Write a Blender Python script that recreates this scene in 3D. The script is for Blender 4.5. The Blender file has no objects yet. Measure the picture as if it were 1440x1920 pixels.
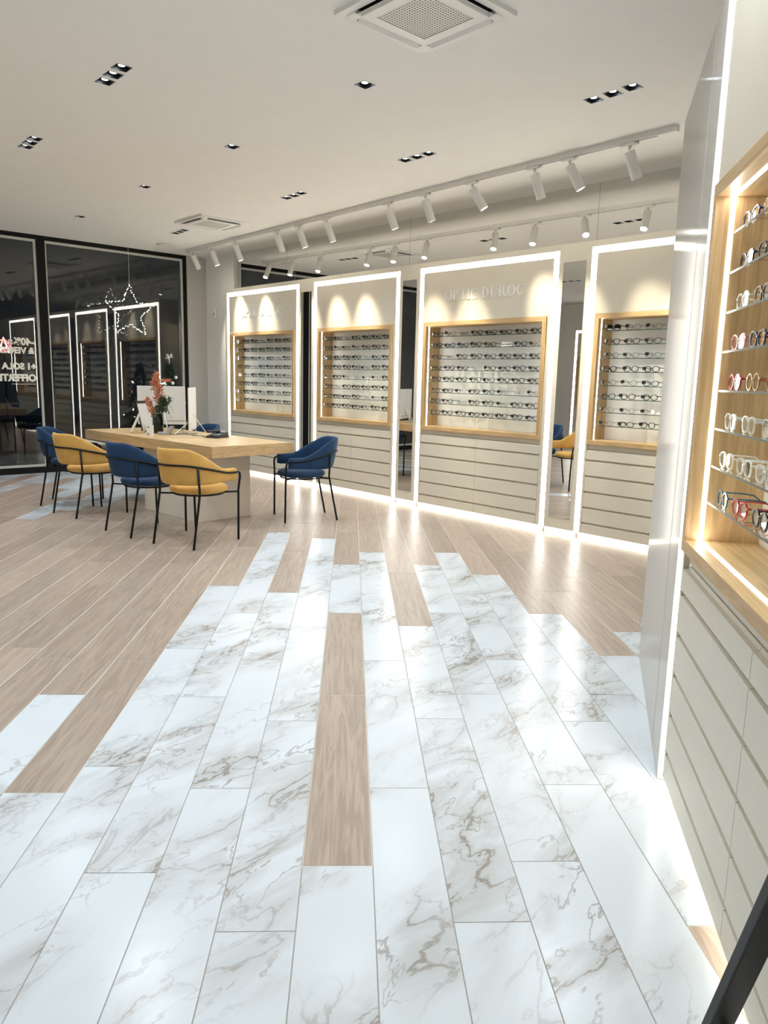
import bpy, bmesh, math, random
from mathutils import Vector, Matrix
S = bpy.context.scene
COL = S.collection
rnd = random.Random(7)
PI = math.pi
R = math.radians

# ------------------------------------------------------------------ camera
F_PX, PITCH, ROLL, YAW, CAM_H = 1411.37, 0.174706, -0.0235026, 0.0462233, 1.36287
cp, sp, cy, sy = math.cos(PITCH), math.sin(PITCH), math.cos(YAW), math.sin(YAW)
FW = Vector((sy*cp, cy*cp, -sp)); RT = Vector((cy, -sy, 0)); DN = FW.cross(RT)
R2 = math.cos(ROLL)*RT + math.sin(ROLL)*DN
D2 = -math.sin(ROLL)*RT + math.cos(ROLL)*DN
cd = bpy.data.cameras.new('camera'); cam = bpy.data.objects.new('camera', cd); COL.objects.link(cam)
cd.sensor_fit = 'VERTICAL'; cd.sensor_height = 36; cd.sensor_width = 27; cd.lens = F_PX*36/1920
cd.clip_start = 0.02
cam.matrix_world = Matrix(((R2.x, -D2.x, -FW.x, 0), (R2.y, -D2.y, -FW.y, 0), (R2.z, -D2.z, -FW.z, CAM_H), (0, 0, 0, 1)))
S.camera = cam
# ------------------------------------------------------------------ world, exposure
w = bpy.data.worlds.new('night'); S.world = w; w.use_nodes = True
w.node_tree.nodes['Background'].inputs[0].default_value = (0.010, 0.012, 0.016, 1)
w.node_tree.nodes['Background'].inputs[1].default_value = 0.3
S.cycles.transparent_max_bounces = 32
S.view_settings.view_transform = 'Standard'; S.view_settings.look = 'None'
S.view_settings.exposure = 1.4; S.view_settings.gamma = 1.0; S.view_settings.use_curve_mapping = False
DOWNLIGHT_W, TRACK_W, LED_L, TOE_L, NICHE_L = 12.0, 50.0, 4.5, 1.8, 9.0
COOL = (0.82, 0.92, 1.0); WARM = (1.0, 0.89, 0.70); LEDC = (1.0, 0.96, 0.89)
H = 3.10                                            # ceiling height
TH = Vector((0.64498, -0.76420, 0)); NH = Vector((0.76420, 0.64498, 0))
PSI = math.atan2(TH.y, TH.x)                        # room frame: local x along the display wall, local y into it
def W(t, n, z=0.0): return TH*t + NH*n + Vector((0, 0, z))
def uncast(P):
    v = Vector(P) - Vector((0, 0, CAM_H)); zc = v.dot(FW)
    if zc < .05: return None
    return (720+F_PX*v.dot(R2)/zc, 960+F_PX*v.dot(D2)/zc)

# ------------------------------------------------------------------ helpers
def link(o, parent=None):
    COL.objects.link(o)
    if parent is not None: o.parent = parent
    return o
def tag(o, label=None, cat=None, group=None, kind=None):
    if label: o['label'] = label
    if cat: o['category'] = cat
    if group: o['group'] = group
    if kind: o['kind'] = kind
    return o
def empty(name, loc=(0, 0, 0), rz=0.0, label=None, cat=None, group=None, kind=None):
    o = bpy.data.objects.new(name, None); o.location = loc; o.rotation_euler = (0, 0, rz); o.empty_display_size = .1
    return tag(link(o), label, cat, group, kind)
class MB:
    def __init__(self): self.bm = bmesh.new()
    def box(self, x0, x1, y0, y1, z0, z1, bevel=0.0, mi=0):
        bm = self.bm
        vs = [bm.verts.new((x, y, z)) for x in (x0, x1) for y in (y0, y1) for z in (z0, z1)]
        fs = [bm.faces.new([vs[i] for i in f]) for f in ((0, 1, 3, 2), (4, 6, 7, 5), (0, 4, 5, 1), (2, 3, 7, 6), (0, 2, 6, 4), (1, 5, 7, 3))]
        for f in fs: f.material_index = mi
        if bevel > 0:
            es = list({e for f in fs for e in f.edges})
            r = bmesh.ops.bevel(bm, geom=es, offset=bevel, segments=2, affect='EDGES', profile=.5, clamp_overlap=True)
            for f in r['faces']: f.material_index = mi
        return self
    def tube(self, pts, r, seg=8, closed=False, mi=0):
        bm = self.bm; pts = [Vector(p) for p in pts]; n = len(pts); rings = []
        rr = r if isinstance(r, (list, tuple)) else [r]*n
        prev = None
        for i, p in enumerate(pts):
            a = pts[(i-1) % n] if (closed or i > 0) else p
            b = pts[(i+1) % n] if (closed or i < n-1) else p
            d = (b-a)
            d = d.normalized() if d.length > 1e-9 else Vector((0, 0, 1))
            if prev is None:
                up = Vector((0, 0, 1)) if abs(d.z) < .95 else Vector((1, 0, 0))
                u = d.cross(up).normalized()
            else:
                u = prev - d*prev.dot(d)
                u = u.normalized() if u.length > 1e-6 else d.orthogonal().normalized()
            prev = u; v = d.cross(u)
            rings.append([bm.verts.new(p + (u*math.cos(2*PI*k/seg) + v*math.sin(2*PI*k/seg))*rr[i]) for k in range(seg)])
        m = n if closed else n-1
        for i in range(m):
            A, B = rings[i], rings[(i+1) % n]
            for k in range(seg):
                f = bm.faces.new((A[k], A[(k+1) % seg], B[(k+1) % seg], B[k])); f.smooth = True; f.material_index = mi
        if not closed:
            f = bm.faces.new(rings[0][::-1]); f.material_index = mi
            f = bm.faces.new(rings[-1]); f.material_index = mi
        return self
    def lathe(self, prof, seg=24, c=(0, 0, 0), mi=0, smooth=True):
        bm = self.bm; c = Vector(c); rings = []
        for r, z in prof:
            rings.append([bm.verts.new(c + Vector((max(r, 1e-4)*math.cos(2*PI*k/seg), max(r, 1e-4)*math.sin(2*PI*k/seg), z))) for k in range(seg)])
        for A, B in zip(rings, rings[1:]):
            for k in range(seg):
                f = bm.faces.new((A[k], A[(k+1) % seg], B[(k+1) % seg], B[k])); f.smooth = smooth; f.material_index = mi
        f = bm.faces.new(rings[0][::-1]); f.material_index = mi
        f = bm.faces.new(rings[-1]); f.material_index = mi
        return self
    def prism(self, poly, axis, d0, d1, mi=0, smooth=False):
        """poly in the 2D plane, extruded along axis ('x','y','z')"""
        bm = self.bm
        def P(a, b, d): return {'x': (d, a, b), 'y': (a, d, b), 'z': (a, b, d)}[axis]
        A = [bm.verts.new(P(a, b, d0)) for a, b in poly]; B = [bm.verts.new(P(a, b, d1)) for a, b in poly]
        k = len(poly); fs = [bm.faces.new(A[::-1]), bm.faces.new(B)]
        for i in range(k):
            f = bm.faces.new((A[i], A[(i+1) % k], B[(i+1) % k], B[i])); f.smooth = smooth; fs.append(f)
        for f in fs: f.material_index = mi
        return self
    def ball(self, c, r, sub=2, sc=(1, 1, 1), mi=0):
        q = bmesh.ops.create_icosphere(self.bm, subdivisions=sub, radius=r, matrix=Matrix.Translation(c) @ Matrix.Diagonal((*sc, 1)))
        for v in q['verts']:
            for f in v.link_faces: f.smooth = True; f.material_index = mi
        return self
    def strip_ring(self, outer, inner, axis, d0, d1, mi=0):
        """closed ring between two loops of equal length, extruded"""
        bm = self.bm
        def P(a, b, d): return {'x': (d, a, b), 'y': (a, d, b), 'z': (a, b, d)}[axis]
        L = [[bm.verts.new(P(a, b, d)) for a, b in lp] for lp, d in ((outer, d0), (outer, d1), (inner, d1), (inner, d0))]
        k = len(outer)
        for q in range(4):
            A, B = L[q], L[(q+1) % 4]
            for i in range(k):
                f = bm.faces.new((A[i], A[(i+1) % k], B[(i+1) % k], B[i])); f.material_index = mi
        return self
    def mesh(self, mats, name='m'):
        bmesh.ops.recalc_face_normals(self.bm, faces=self.bm.faces)
        me = bpy.data.meshes.new(name); self.bm.to_mesh(me); self.bm.free()
        for m in (mats if isinstance(mats, (list, tuple)) else [mats]): me.materials.append(M[m])
        return me
    def build(self, name, mats, parent=None, loc=(0, 0, 0), rz=0.0, **kw):
        me = self.mesh(mats, name); o = bpy.data.objects.new(name, me); o.location = loc; o.rotation_euler = (0, 0, rz)
        return tag(link(o, parent), **kw)
def part(name, me, parent, loc=(0, 0, 0), rot=(0, 0, 0)):
    o = bpy.data.objects.new(name, me); o.location = loc; o.rotation_euler = rot
    return link(o, parent)
def boxp(name, mat, parent, *b, bevel=0.0, **kw): return MB().box(*b, bevel=bevel).build(name, mat, parent, **kw)

# ------------------------------------------------------------------ materials
M = {}
def mat(name):
    m = bpy.data.materials.new(name); m.use_nodes = True; M[name] = m
    nt = m.node_tree; return m, nt, nt.nodes, nt.links, nt.nodes['Principled BSDF']
def plain(name, col, rough=.5, metal=0.0, noise=0.03, scale=6.0, bump=0.0, sheen=0.0, coat=0.0, spec=.5):
    m, nt, N, L, b = mat(name)
    b.inputs['Roughness'].default_value = rough; b.inputs['Metallic'].default_value = metal
    b.inputs['Specular IOR Level'].default_value = spec
    tc = N.new('ShaderNodeTexCoord'); nz = N.new('ShaderNodeTexNoise'); nz.inputs['Scale'].default_value = scale; nz.inputs['Detail'].default_value = 3
    L.new(tc.outputs['Object'], nz.inputs['Vector'])
    rp = N.new('ShaderNodeValToRGB')
    rp.color_ramp.elements[0].color = tuple(max(0, c*(1-noise)) for c in col)+(1,); rp.color_ramp.elements[1].color = tuple(min(1, c*(1+noise)) for c in col)+(1,)
    rp.color_ramp.elements[0].position = .3; rp.color_ramp.elements[1].position = .7
    L.new(nz.outputs['Fac'], rp.inputs['Fac']); L.new(rp.outputs['Color'], b.inputs['Base Color'])
    if bump:
        bp = N.new('ShaderNodeBump'); bp.inputs['Strength'].default_value = bump; bp.inputs['Distance'].default_value = .002
        n2 = N.new('ShaderNodeTexNoise'); n2.inputs['Scale'].default_value = scale*12; L.new(tc.outputs['Object'], n2.inputs['Vector'])
        L.new(n2.outputs['Fac'], bp.inputs['Height']); L.new(bp.outputs['Normal'], b.inputs['Normal'])
    if sheen: b.inputs['Sheen Weight'].default_value = sheen; b.inputs['Sheen Roughness'].default_value = .35; b.inputs['Sheen Tint'].default_value = (*[min(1, c*1.6+.15) for c in col], 1)
    if coat: b.inputs['Coat Weight'].default_value = coat; b.inputs['Coat Roughness'].default_value = .04
    return m
def glow(name, col, strength):
    m, nt, N, L, b = mat(name)
    b.inputs['Base Color'].default_value = (.8, .8, .8, 1)
    b.inputs['Emission Color'].default_value = (*col, 1); b.inputs['Emission Strength'].default_value = strength
    return m
def thin(name, tint, ior=1.5, rough=0.0, dark=None):
    m, nt, N, L, b = mat(name); N.remove(b)
    tr = N.new('ShaderNodeBsdfTransparent'); tr.inputs[0].default_value = (*tint, 1)
    gl = N.new('ShaderNodeBsdfGlossy'); gl.inputs['Roughness'].default_value = rough; gl.inputs[0].default_value = (1, 1, 1, 1)
    # same reflectance from either side of the sheet
    lw = N.new('ShaderNodeLayerWeight'); r0 = ((ior-1)/(ior+1))**2
    pw = N.new('ShaderNodeMath'); pw.operation = 'POWER'; pw.inputs[1].default_value = 3.5
    lw.inputs[0].default_value = .5; L.new(lw.outputs['Facing'], pw.inputs[0])
    mr = N.new('ShaderNodeMapRange'); mr.inputs['To Min'].default_value = r0; mr.inputs['To Max'].default_value = .85; L.new(pw.outputs[0], mr.inputs['Value'])
    mx = N.new('ShaderNodeMixShader'); L.new(mr.outputs[0], mx.inputs[0]); L.new(tr.outputs[0], mx.inputs[1]); L.new(gl.outputs[0], mx.inputs[2])
    L.new(mx.outputs[0], N['Material Output'].inputs['Surface'])
    return m
def mathn(N, op, *v):
    n = N.new('ShaderNodeMath'); n.operation = op
    for i, x in enumerate(v):
        if isinstance(x, (int, float)): n.inputs[i].default_value = x
    return n
def marble():
    m, nt, N, L, b = mat('marble'); b.inputs['Roughness'].default_value = .22; b.inputs['Specular IOR Level'].default_value = .5
    tc = N.new('ShaderNodeTexCoord'); at = N.new('ShaderNodeAttribute'); at.attribute_name = 'rnd'
    cb = N.new('ShaderNodeCombineXYZ')
    for i, k in enumerate((37.0, 91.0, 53.0)):
        q = mathn(N, 'MULTIPLY', 0, k); L.new(at.outputs['Fac'], q.inputs[0]); L.new(q.outputs[0], cb.inputs[i])
    ad = N.new('ShaderNodeVectorMath'); ad.operation = 'ADD'; L.new(tc.outputs['Object'], ad.inputs[0]); L.new(cb.outputs[0], ad.inputs[1])
    mr_ = N.new('ShaderNodeMapping'); mr_.inputs['Rotation'].default_value = (0, 0, R(-52)); L.new(ad.outputs[0], mr_.inputs['Vector'])
    mp = N.new('ShaderNodeMapping'); mp.inputs['Scale'].default_value = (1.0, 2.1, 1); L.new(mr_.outputs[0], mp.inputs['Vector'])
    def ridge(scale, width, dist, detail=4):
        nz = N.new('ShaderNodeTexNoise'); nz.inputs['Scale'].default_value = scale; nz.inputs['Detail'].default_value = detail; nz.inputs['Distortion'].default_value = dist
        nz.inputs['Roughness'].default_value = .55
        L.new(mp.outputs[0], nz.inputs['Vector'])
        s = mathn(N, 'SUBTRACT', 0, .5); L.new(nz.outputs['Fac'], s.inputs[0]); a = mathn(N, 'ABSOLUTE', 0); L.new(s.outputs[0], a.inputs[0])
        mr = N.new('ShaderNodeMapRange'); mr.interpolation_type = 'SMOOTHSTEP'; mr.inputs['From Min'].default_value = 0; mr.inputs['From Max'].default_value = width
        mr.inputs['To Min'].default_value = 1; mr.inputs['To Max'].default_value = 0; L.new(a.outputs[0], mr.inputs['Value']); return mr.outputs[0]
    v1 = ridge(1.7, .020, .45, 6); v2 = ridge(3.1, .018, .3, 6); halo = ridge(1.7, .13, .45, 6)
    pn = N.new('ShaderNodeTexNoise'); pn.inputs['Scale'].default_value = 1.25; pn.inputs['Detail'].default_value = 2; L.new(mp.outputs[0], pn.inputs['Vector'])
    pm = N.new('ShaderNodeMapRange'); pm.inputs['From Min'].default_value = .40; pm.inputs['From Max'].default_value = .62; L.new(pn.outputs['Fac'], pm.inputs['Value'])
    a1 = mathn(N, 'MULTIPLY', 0, .95); L.new(v1, a1.inputs[0])
    a2 = mathn(N, 'MULTIPLY', 0, .75); L.new(v2, a2.inputs[0])
    a3 = mathn(N, 'MULTIPLY', 0, .42); L.new(halo, a3.inputs[0])
    mxx = mathn(N, 'MAXIMUM', 0, 0); L.new(a1.outputs[0], mxx.inputs[0]); L.new(a2.outputs[0], mxx.inputs[1])
    mx2 = mathn(N, 'MAXIMUM', 0, 0); L.new(mxx.outputs[0], mx2.inputs[0]); L.new(a3.outputs[0], mx2.inputs[1])
    am = mathn(N, 'MULTIPLY', 0, 0); L.new(mx2.outputs[0], am.inputs[0]); L.new(pm.outputs[0], am.inputs[1])
    hue = N.new('ShaderNodeMix'); hue.data_type = 'RGBA'; hue.inputs[6].default_value = (.25, .24, .225, 1); hue.inputs[7].default_value = (.29, .225, .155, 1)
    L.new(pn.outputs['Color'], hue.inputs[0])
    n3 = N.new('ShaderNodeTexNoise'); n3.inputs['Scale'].default_value = 1.7; L.new(mp.outputs[0], n3.inputs['Vector']); L.new(n3.outputs['Fac'], hue.inputs[0])
    mix = N.new('ShaderNodeMix'); mix.data_type = 'RGBA'; mix.inputs[6].default_value = (.64, .685, .72, 1)
    L.new(am.outputs[0], mix.inputs[0]); L.new(hue.outputs[2], mix.inputs[7]); L.new(mix.outputs[2], b.inputs['Base Color'])
marble()
def wood(name, light, dark, rough, use_attr, across, along, axis=1, var=.12, ysc=None):
    m, nt, N, L, b = mat(name); b.inputs['Roughness'].default_value = rough
    tc = N.new('ShaderNodeTexCoord'); vec = tc.outputs['Object']
    at = None
    if use_attr:
        at = N.new('ShaderNodeAttribute'); at.attribute_name = 'rnd'; cb = N.new('ShaderNodeCombineXYZ')
        for i, k in enumerate((23.0, 61.0, 47.0)):
            q = mathn(N, 'MULTIPLY', 0, k); L.new(at.outputs['Fac'], q.inputs[0]); L.new(q.outputs[0], cb.inputs[i])
        ad = N.new('ShaderNodeVectorMath'); ad.operation = 'ADD'; L.new(vec, ad.inputs[0]); L.new(cb.outputs[0], ad.inputs[1]); vec = ad.outputs[0]
    mp = N.new('ShaderNodeMapping'); sc = [across, ysc or across, across]; sc[axis] = along; mp.inputs['Scale'].default_value = sc; L.new(vec, mp.inputs['Vector'])
    n1 = N.new('ShaderNodeTexNoise'); n1.inputs['Scale'].default_value = 1; n1.inputs['Detail'].default_value = 6; n1.inputs['Roughness'].default_value = .65; n1.inputs['Distortion'].default_value = .4
    L.new(mp.outputs[0], n1.inputs['Vector'])
    mp2 = N.new('ShaderNodeMapping'); sc2 = [across*.28, (ysc or across)*.28, across*.28]; sc2[axis] = along*.55; mp2.inputs['Scale'].default_value = sc2; L.new(vec, mp2.inputs['Vector'])
    n2 = N.new('ShaderNodeTexNoise'); n2.inputs['Scale'].default_value = 1; n2.inputs['Detail'].default_value = 3; n2.inputs['Distortion'].default_value = 1.2; L.new(mp2.outputs[0], n2.inputs['Vector'])
    # ring contours of the slow noise give cathedral grain
    k = mathn(N, 'MULTIPLY', 0, 26.0); L.new(n2.outputs['Fac'], k.inputs[0]); sn = mathn(N, 'SINE', 0); L.new(k.outputs[0], sn.inputs[0])
    k2 = mathn(N, 'MULTIPLY', 0, .13); L.new(sn.outputs[0], k2.inputs[0])
    s = mathn(N, 'ADD', 0, 0); L.new(n1.outputs['Fac'], s.inputs[0]); L.new(k2.outputs[0], s.inputs[1])
    rp = N.new('ShaderNodeValToRGB'); rp.color_ramp.elements[0].position = .30; rp.color_ramp.elements[1].position = .70
    rp.color_ramp.elements[0].color = (*dark, 1); rp.color_ramp.elements[1].color = (*light, 1); L.new(s.outputs[0], rp.inputs['Fac'])
    out = rp.outputs['Color']
    if use_attr:
        hs = N.new('ShaderNodeHueSaturation'); mr = N.new('ShaderNodeMapRange'); mr.inputs['To Min'].default_value = 1-var; mr.inputs['To Max'].default_value = 1+var
        f2 = mathn(N, 'MULTIPLY', 0, 7.31); fr = mathn(N, 'FRACT', 0); L.new(at.outputs['Fac'], f2.inputs[0]); L.new(f2.outputs[0], fr.inputs[0])
        L.new(fr.outputs[0], mr.inputs['Value']); L.new(mr.outputs[0], hs.inputs['Value']); L.new(out, hs.inputs['Color']); out = hs.outputs['Color']
    L.new(out, b.inputs['Base Color'])
    bp = N.new('ShaderNodeBump'); bp.inputs['Strength'].default_value = .12; bp.inputs['Distance'].default_value = .001; L.new(s.outputs[0], bp.inputs['Height']); L.new(bp.outputs[0], b.inputs['Normal'])
wood('floor_oak', (.43, .345, .275), (.32, .245, .19), .34, True, 75, 2.6)
wood('oak_x', (.66, .46, .235), (.50, .325, .145), .42, False, 60, 2.2, axis=0)
wood('oak_top', (.66, .46, .235), (.50, .325, .145), .42, False, 60, 2.2, axis=0, ysc=9)
wood('oak_z', (.66, .46, .235), (.50, .325, .145), .42, False, 60, 2.2, axis=2)
plain('grout', (.36, .335, .295), .8)
plain('grout_pale', (.70, .65, .57), .8)
plain('ceiling_paint', (.85, .835, .80), .9, noise=.01)
plain('wall_paint', (.80, .785, .75), .85, noise=.01)
plain('wall_shade', (.56, .545, .52), .85, noise=.01)  # shade on the strip beside the window, put into its paint colour
plain('lacquer', (.745, .69, .575), .38, noise=.008)
m, nt, N, L, b = mat('lacquer_gloss'); b.inputs['Base Color'].default_value = (.56, .54, .50, 1); b.inputs['Roughness'].default_value = .6; b.inputs['Specular IOR Level'].default_value = 0
gl = N.new('ShaderNodeBsdfGlossy'); gl.inputs['Roughness'].default_value = .10; lw = N.new('ShaderNodeLayerWeight'); lw.inputs[0].default_value = .5
mr = N.new('ShaderNodeMapRange'); mr.inputs['From Min'].default_value = .4; mr.inputs['To Min'].default_value = .03; mr.inputs['To Max'].default_value = .30; L.new(lw.outputs['Facing'], mr.inputs['Value'])
di = N.new('ShaderNodeBsdfDiffuse'); nz = N.new('ShaderNodeTexNoise'); nz.inputs['Scale'].default_value = 3; rp = N.new('ShaderNodeValToRGB'); rp.color_ramp.elements[0].color = (.63, .61, .565, 1); rp.color_ramp.elements[1].color = (.65, .63, .585, 1)
L.new(nz.outputs['Fac'], rp.inputs['Fac']); L.new(rp.outputs['Color'], di.inputs['Color'])
mx = N.new('ShaderNodeMixShader'); L.new(mr.outputs[0], mx.inputs[0]); L.new(di.outputs[0], mx.inputs[1]); L.new(gl.outputs[0], mx.inputs[2]); L.new(mx.outputs[0], N['Material Output'].inputs['Surface']); N.remove(b)
plain('desk_panel', (.72, .66, .56), .4, noise=.01)
plain('niche_back', (.86, .845, .81), .5, noise=.01)
plain('shadow_gap', (.30, .28, .24), .6)
plain('bronze_groove', (.62, .56, .42), .45)
plain('black_frame', (.005, .005, .005), .6, spec=.2)
plain('pale_bead', (.55, .55, .50), .5)
plain('black_metal', (.006, .006, .007), .45, spec=.25)
plain('black_plastic', (.012, .012, .013), .35)
plain('white_metal', (.78, .77, .74), .35)
plain('white_plastic', (.80, .79, .76), .4)
plain('grey_plastic', (.38, .39, .40), .45)
plain('blue_velvet', (.004, .036, .10), .8, noise=.18, scale=9, sheen=.7, bump=.25)
plain('yellow_velvet', (.64, .37, .095), .8, noise=.10, scale=9, sheen=.5, bump=.25)
plain('mirror', (.80, .80, .78), .0, metal=1.0, noise=0)
plain('asphalt', (.02, .02, .022), .8, noise=.3)
plain('white_letter', (.95, .95, .94), .3)
plain('cream_letter', (.92, .92, .82), .5)
plain('print_black', (.02, .02, .02), .6)
plain('card', (.85, .84, .80), .6)
plain('needle_green', (.010, .028, .014), .7, noise=.4)
plain('bark', (.05, .03, .02), .8)
plain('bauble_white', (.80, .78, .74), .2)
plain('bauble_pink', (.75, .48, .38), .25)
plain('plume', (.62, .24, .12), .8, noise=.35, scale=40)
plain('leaf', (.05, .085, .045), .6, noise=.3, scale=30)
plain('stem_green', (.06, .07, .03), .6)
plain('grille_dark', (.03, .03, .03), .6)
plain('grey_shelf_edge', (.035, .075, .06), .3, spec=.25)
for nm, col, ro in (('frame_black', (.008, .008, .009), .22), ('frame_tortoise', (.055, .022, .010), .25), ('frame_navy', (.012, .025, .075), .25), ('frame_metal', (.20, .17, .13), .3),
                    ('frame_red', (.42, .012, .02), .25), ('frame_pink', (.55, .20, .20), .25), ('frame_clear', (.78, .76, .70), .12), ('frame_teal', (.02, .10, .14), .25), ('frame_amber', (.38, .20, .05), .25)):
    plain(nm, col, ro, noise=.15, scale=60)
glow('led', LEDC, LED_L); glow('led_toe', (1, .93, .80), TOE_L); glow('led_niche', LEDC, NICHE_L)
glow('lamp_face', (1, .95, .85), 40); glow('down_face', COOL, 6); glow('fairy', (1, .90, .68), 9); glow('red_halo', (1, .02, .03), 2.5); glow('pink_core', (1, .30, .30), 4)
thin('shop_glass', (.80, .82, .81), 1.60)
thin('shelf_glass', (.975, .99, .985), 1.45)
thin('lens', (.97, .97, .96), 1.5)
thin('sun_lens', (.03, .03, .03), 1.5)
thin('acrylic', (.93, .94, .94), 1.5)
thin('vase_glass', (.25, .32, .27), 1.5)
def perforated():
    m, nt, N, L, b = mat('perforated'); b.inputs['Roughness'].default_value = .5
    tc = N.new('ShaderNodeTexCoord'); mp = N.new('ShaderNodeMapping'); mp.inputs['Scale'].default_value = (58, 58, 58); L.new(tc.outputs['Object'], mp.inputs['Vector'])
    fr = N.new('ShaderNodeVectorMath'); fr.operation = 'FRACTION'; L.new(mp.outputs[0], fr.inputs[0])
    sb = N.new('ShaderNodeVectorMath'); sb.operation = 'SUBTRACT'; sb.inputs[1].default_value = (.5, .5, 0); L.new(fr.outputs[0], sb.inputs[0])
    ml = N.new('ShaderNodeVectorMath'); ml.operation = 'MULTIPLY'; ml.inputs[1].default_value = (1, 1, 0); L.new(sb.outputs[0], ml.inputs[0])
    le = N.new('ShaderNodeVectorMath'); le.operation = 'LENGTH'; L.new(ml.outputs[0], le.inputs[0])
    lt = mathn(N, 'LESS_THAN', 0, .30); L.new(le.outputs['Value'], lt.inputs[0])
    mx = N.new('ShaderNodeMix'); mx.data_type = 'RGBA'; mx.inputs[6].default_value = (.72, .70, .64, 1); mx.inputs[7].default_value = (.12, .11, .09, 1)
    L.new(lt.outputs[0], mx.inputs[0]); L.new(mx.outputs[2], b.inputs['Base Color'])
perforated()

# ------------------------------------------------------------------ the shell of the room
T0, T1, N0, N1 = -10.65, 2.6, -3.3, 6.10
def room_box(name, mats, t0, t1, n0, n1, z0, z1, label=None, cat=None, kind='structure', parent=None):
    return MB().box(t0, t1, n0, n1, z0, z1).build(name, mats, parent, rz=PSI, label=label, cat=cat, kind=kind)
floor = room_box('floor', 'grout', T0-.06, T1, N0, N1, -.06, -.013, 'floor of marble and oak plank tiles running diagonally through the shop', 'floor')
X0, TW, TL = 0.0811, 0.2, 1.1713
OFFS = {-1: .76, 0: 0.0, 1: .53, 2: .775, 3: .02, 4: .51, 5: .775, 6: .09, 7: .46, 8: .65, -2: .505, -3: 0.0, -4: .735, -5: .145, -6: 1.145, -7: .75}
MARBLE_TO = {-7: 3.0, -6: 2.32, -5: 4.81, -4: 6.57, -3: 4.67, -2: 6.35, 0: 5.84, 1: 4.05, 2: 5.43, 3: 5.85, 4: 5.19, 5: 4.28, 6: 3.60, 7: 3.97, 8: 4.16}
def is_marble(k, y0):
    ym = y0 + TL/2
    if k == -1: return not (1.9 < ym < 4.2 or ym > 5.44)
    if k == 4 and .5 < ym < 1.7: return False
    x = X0+(k+.5)*TW; t = Vector((x, ym, 0)).dot(TH)
    if k < -9:                                           # the second marble field by the window
        far = {-16: 7.6, -15: 7.2, -13: 8.4, -12: 8.3, -17: 8.0, -18: 8.6, -14: 8.0, -11: 8.9, -10: 9.2}.get(k, 8.9 + .35*((k*7) % 3))
        if k == -16: return 7.1 < ym < 8.2 or ym > 9.0
        return ym > far
    if k == -7 and 3.0 < ym: return False
    lim = MARBLE_TO.get(k)
    if lim is None: return (k >= 9 and ym < 4.4) or (k <= -8 and ym < 2.2 + .4*(k % 3))
    return ym < lim
tiles = []
for k in range(-34, 34):
    off = OFFS.get(k, [0.0, .51, .77, .14][k % 4])
    x = X0+(k+.5)*TW
    j = -8
    while True:
        y0 = off + j*TL; j += 1
        if y0 > 13: break
        P = Vector((x, y0+TL/2, 0)); t, n = P.dot(TH), P.dot(NH)
        ends = [(Vector((x, y, 0)).dot(TH), Vector((x, y, 0)).dot(NH)) for y in (y0, y0+TL)]
        if not any(T0-.02 < a < T1 and N0 < b < N1-.25 for a, b in ends+[(t, n)]): continue
        q = uncast(P); e = [uncast((x+dx, y0+f*TL, 0)) for dx in (-.1, .1) for f in (0, .5, 1)]
        vis = any(v is not None and -10 < v[0] < 1450 and v[1] < 1930 for v in e)
        d = (P-Vector((0, 0, CAM_H))).length
        tiles.append((0 if vis else 1, d, k, y0, x))
tiles.sort()
def clip_poly(poly):
    """keep a tile inside the room rectangle"""
    for nrm, lim in ((TH, T1-.001), (-TH, -(T0-.05)), (NH, N1-.001), (-NH, -(N0+.001))):
        out = []
        for i in range(len(poly)):
            a, b = poly[i], poly[(i+1) % len(poly)]
            da, db = lim-Vector((*a, 0)).dot(nrm), lim-Vector((*b, 0)).dot(nrm)
            if da >= 0: out.append(a)
            if (da >= 0) != (db >= 0):
                s = da/(da-db); out.append((a[0]+(b[0]-a[0])*s, a[1]+(b[1]-a[1])*s))
        poly = out
        if len(poly) < 3: return []
    return poly
def tile_mesh(mb, poly, ox, oy, inset):
    c_ = (sum(a for a, b in poly)/len(poly), sum(b for a, b in poly)/len(poly)); q = []
    for a, b in poly: q.append((a-ox-math.copysign(inset, a-c_[0]), b-oy-math.copysign(inset, b-c_[1])))
    mb.prism(q, 'z', -.012, 0.0)
    mb.prism([(a-ox, b-oy) for a, b in poly], 'z', -.012, -.0009, mi=1)          # grout bed around the tile
def set_rnd(me, vals):
    a = me.attributes.new('rnd', 'FLOAT', 'FACE')
    for i, v in enumerate(vals): a.data[i].value = v
counts = {'m': 0, 'w': 0}; rest = {'m': (MB(), []), 'w': (MB(), [])}
GAP = .0; INSET = {'m': .0016, 'w': .0022}
for vis, d, k, y0, x in tiles:
    key = 'm' if is_marble(k, y0) else 'w'
    poly = clip_poly([(x-.1+GAP/2, y0+GAP/2), (x+.1-GAP/2, y0+GAP/2), (x+.1-GAP/2, y0+TL-GAP/2), (x-.1+GAP/2, y0+TL-GAP/2)])
    if not poly: continue
    v = rnd.random()
    if vis == 0 and counts[key] < 300:
        counts[key] += 1
        mb = MB(); tile_mesh(mb, poly, x, y0+TL/2, INSET[key])
        nm = 'marble_tile' if key == 'm' else 'oak_plank_tile'
        me = mb.mesh(['marble', 'grout'] if key == 'm' else ['floor_oak', 'grout_pale'], nm); set_rnd(me, [v]*len(me.polygons))
        part(nm, me, floor, floor.matrix_basis.inverted() @ Vector((x, y0+TL/2, 0)), (0, 0, -PSI))
    else:
        mb, vals = rest[key]; tile_mesh(mb, poly, 0, 0, INSET[key]); vals += [v]*(2*len(poly)+4)
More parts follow.
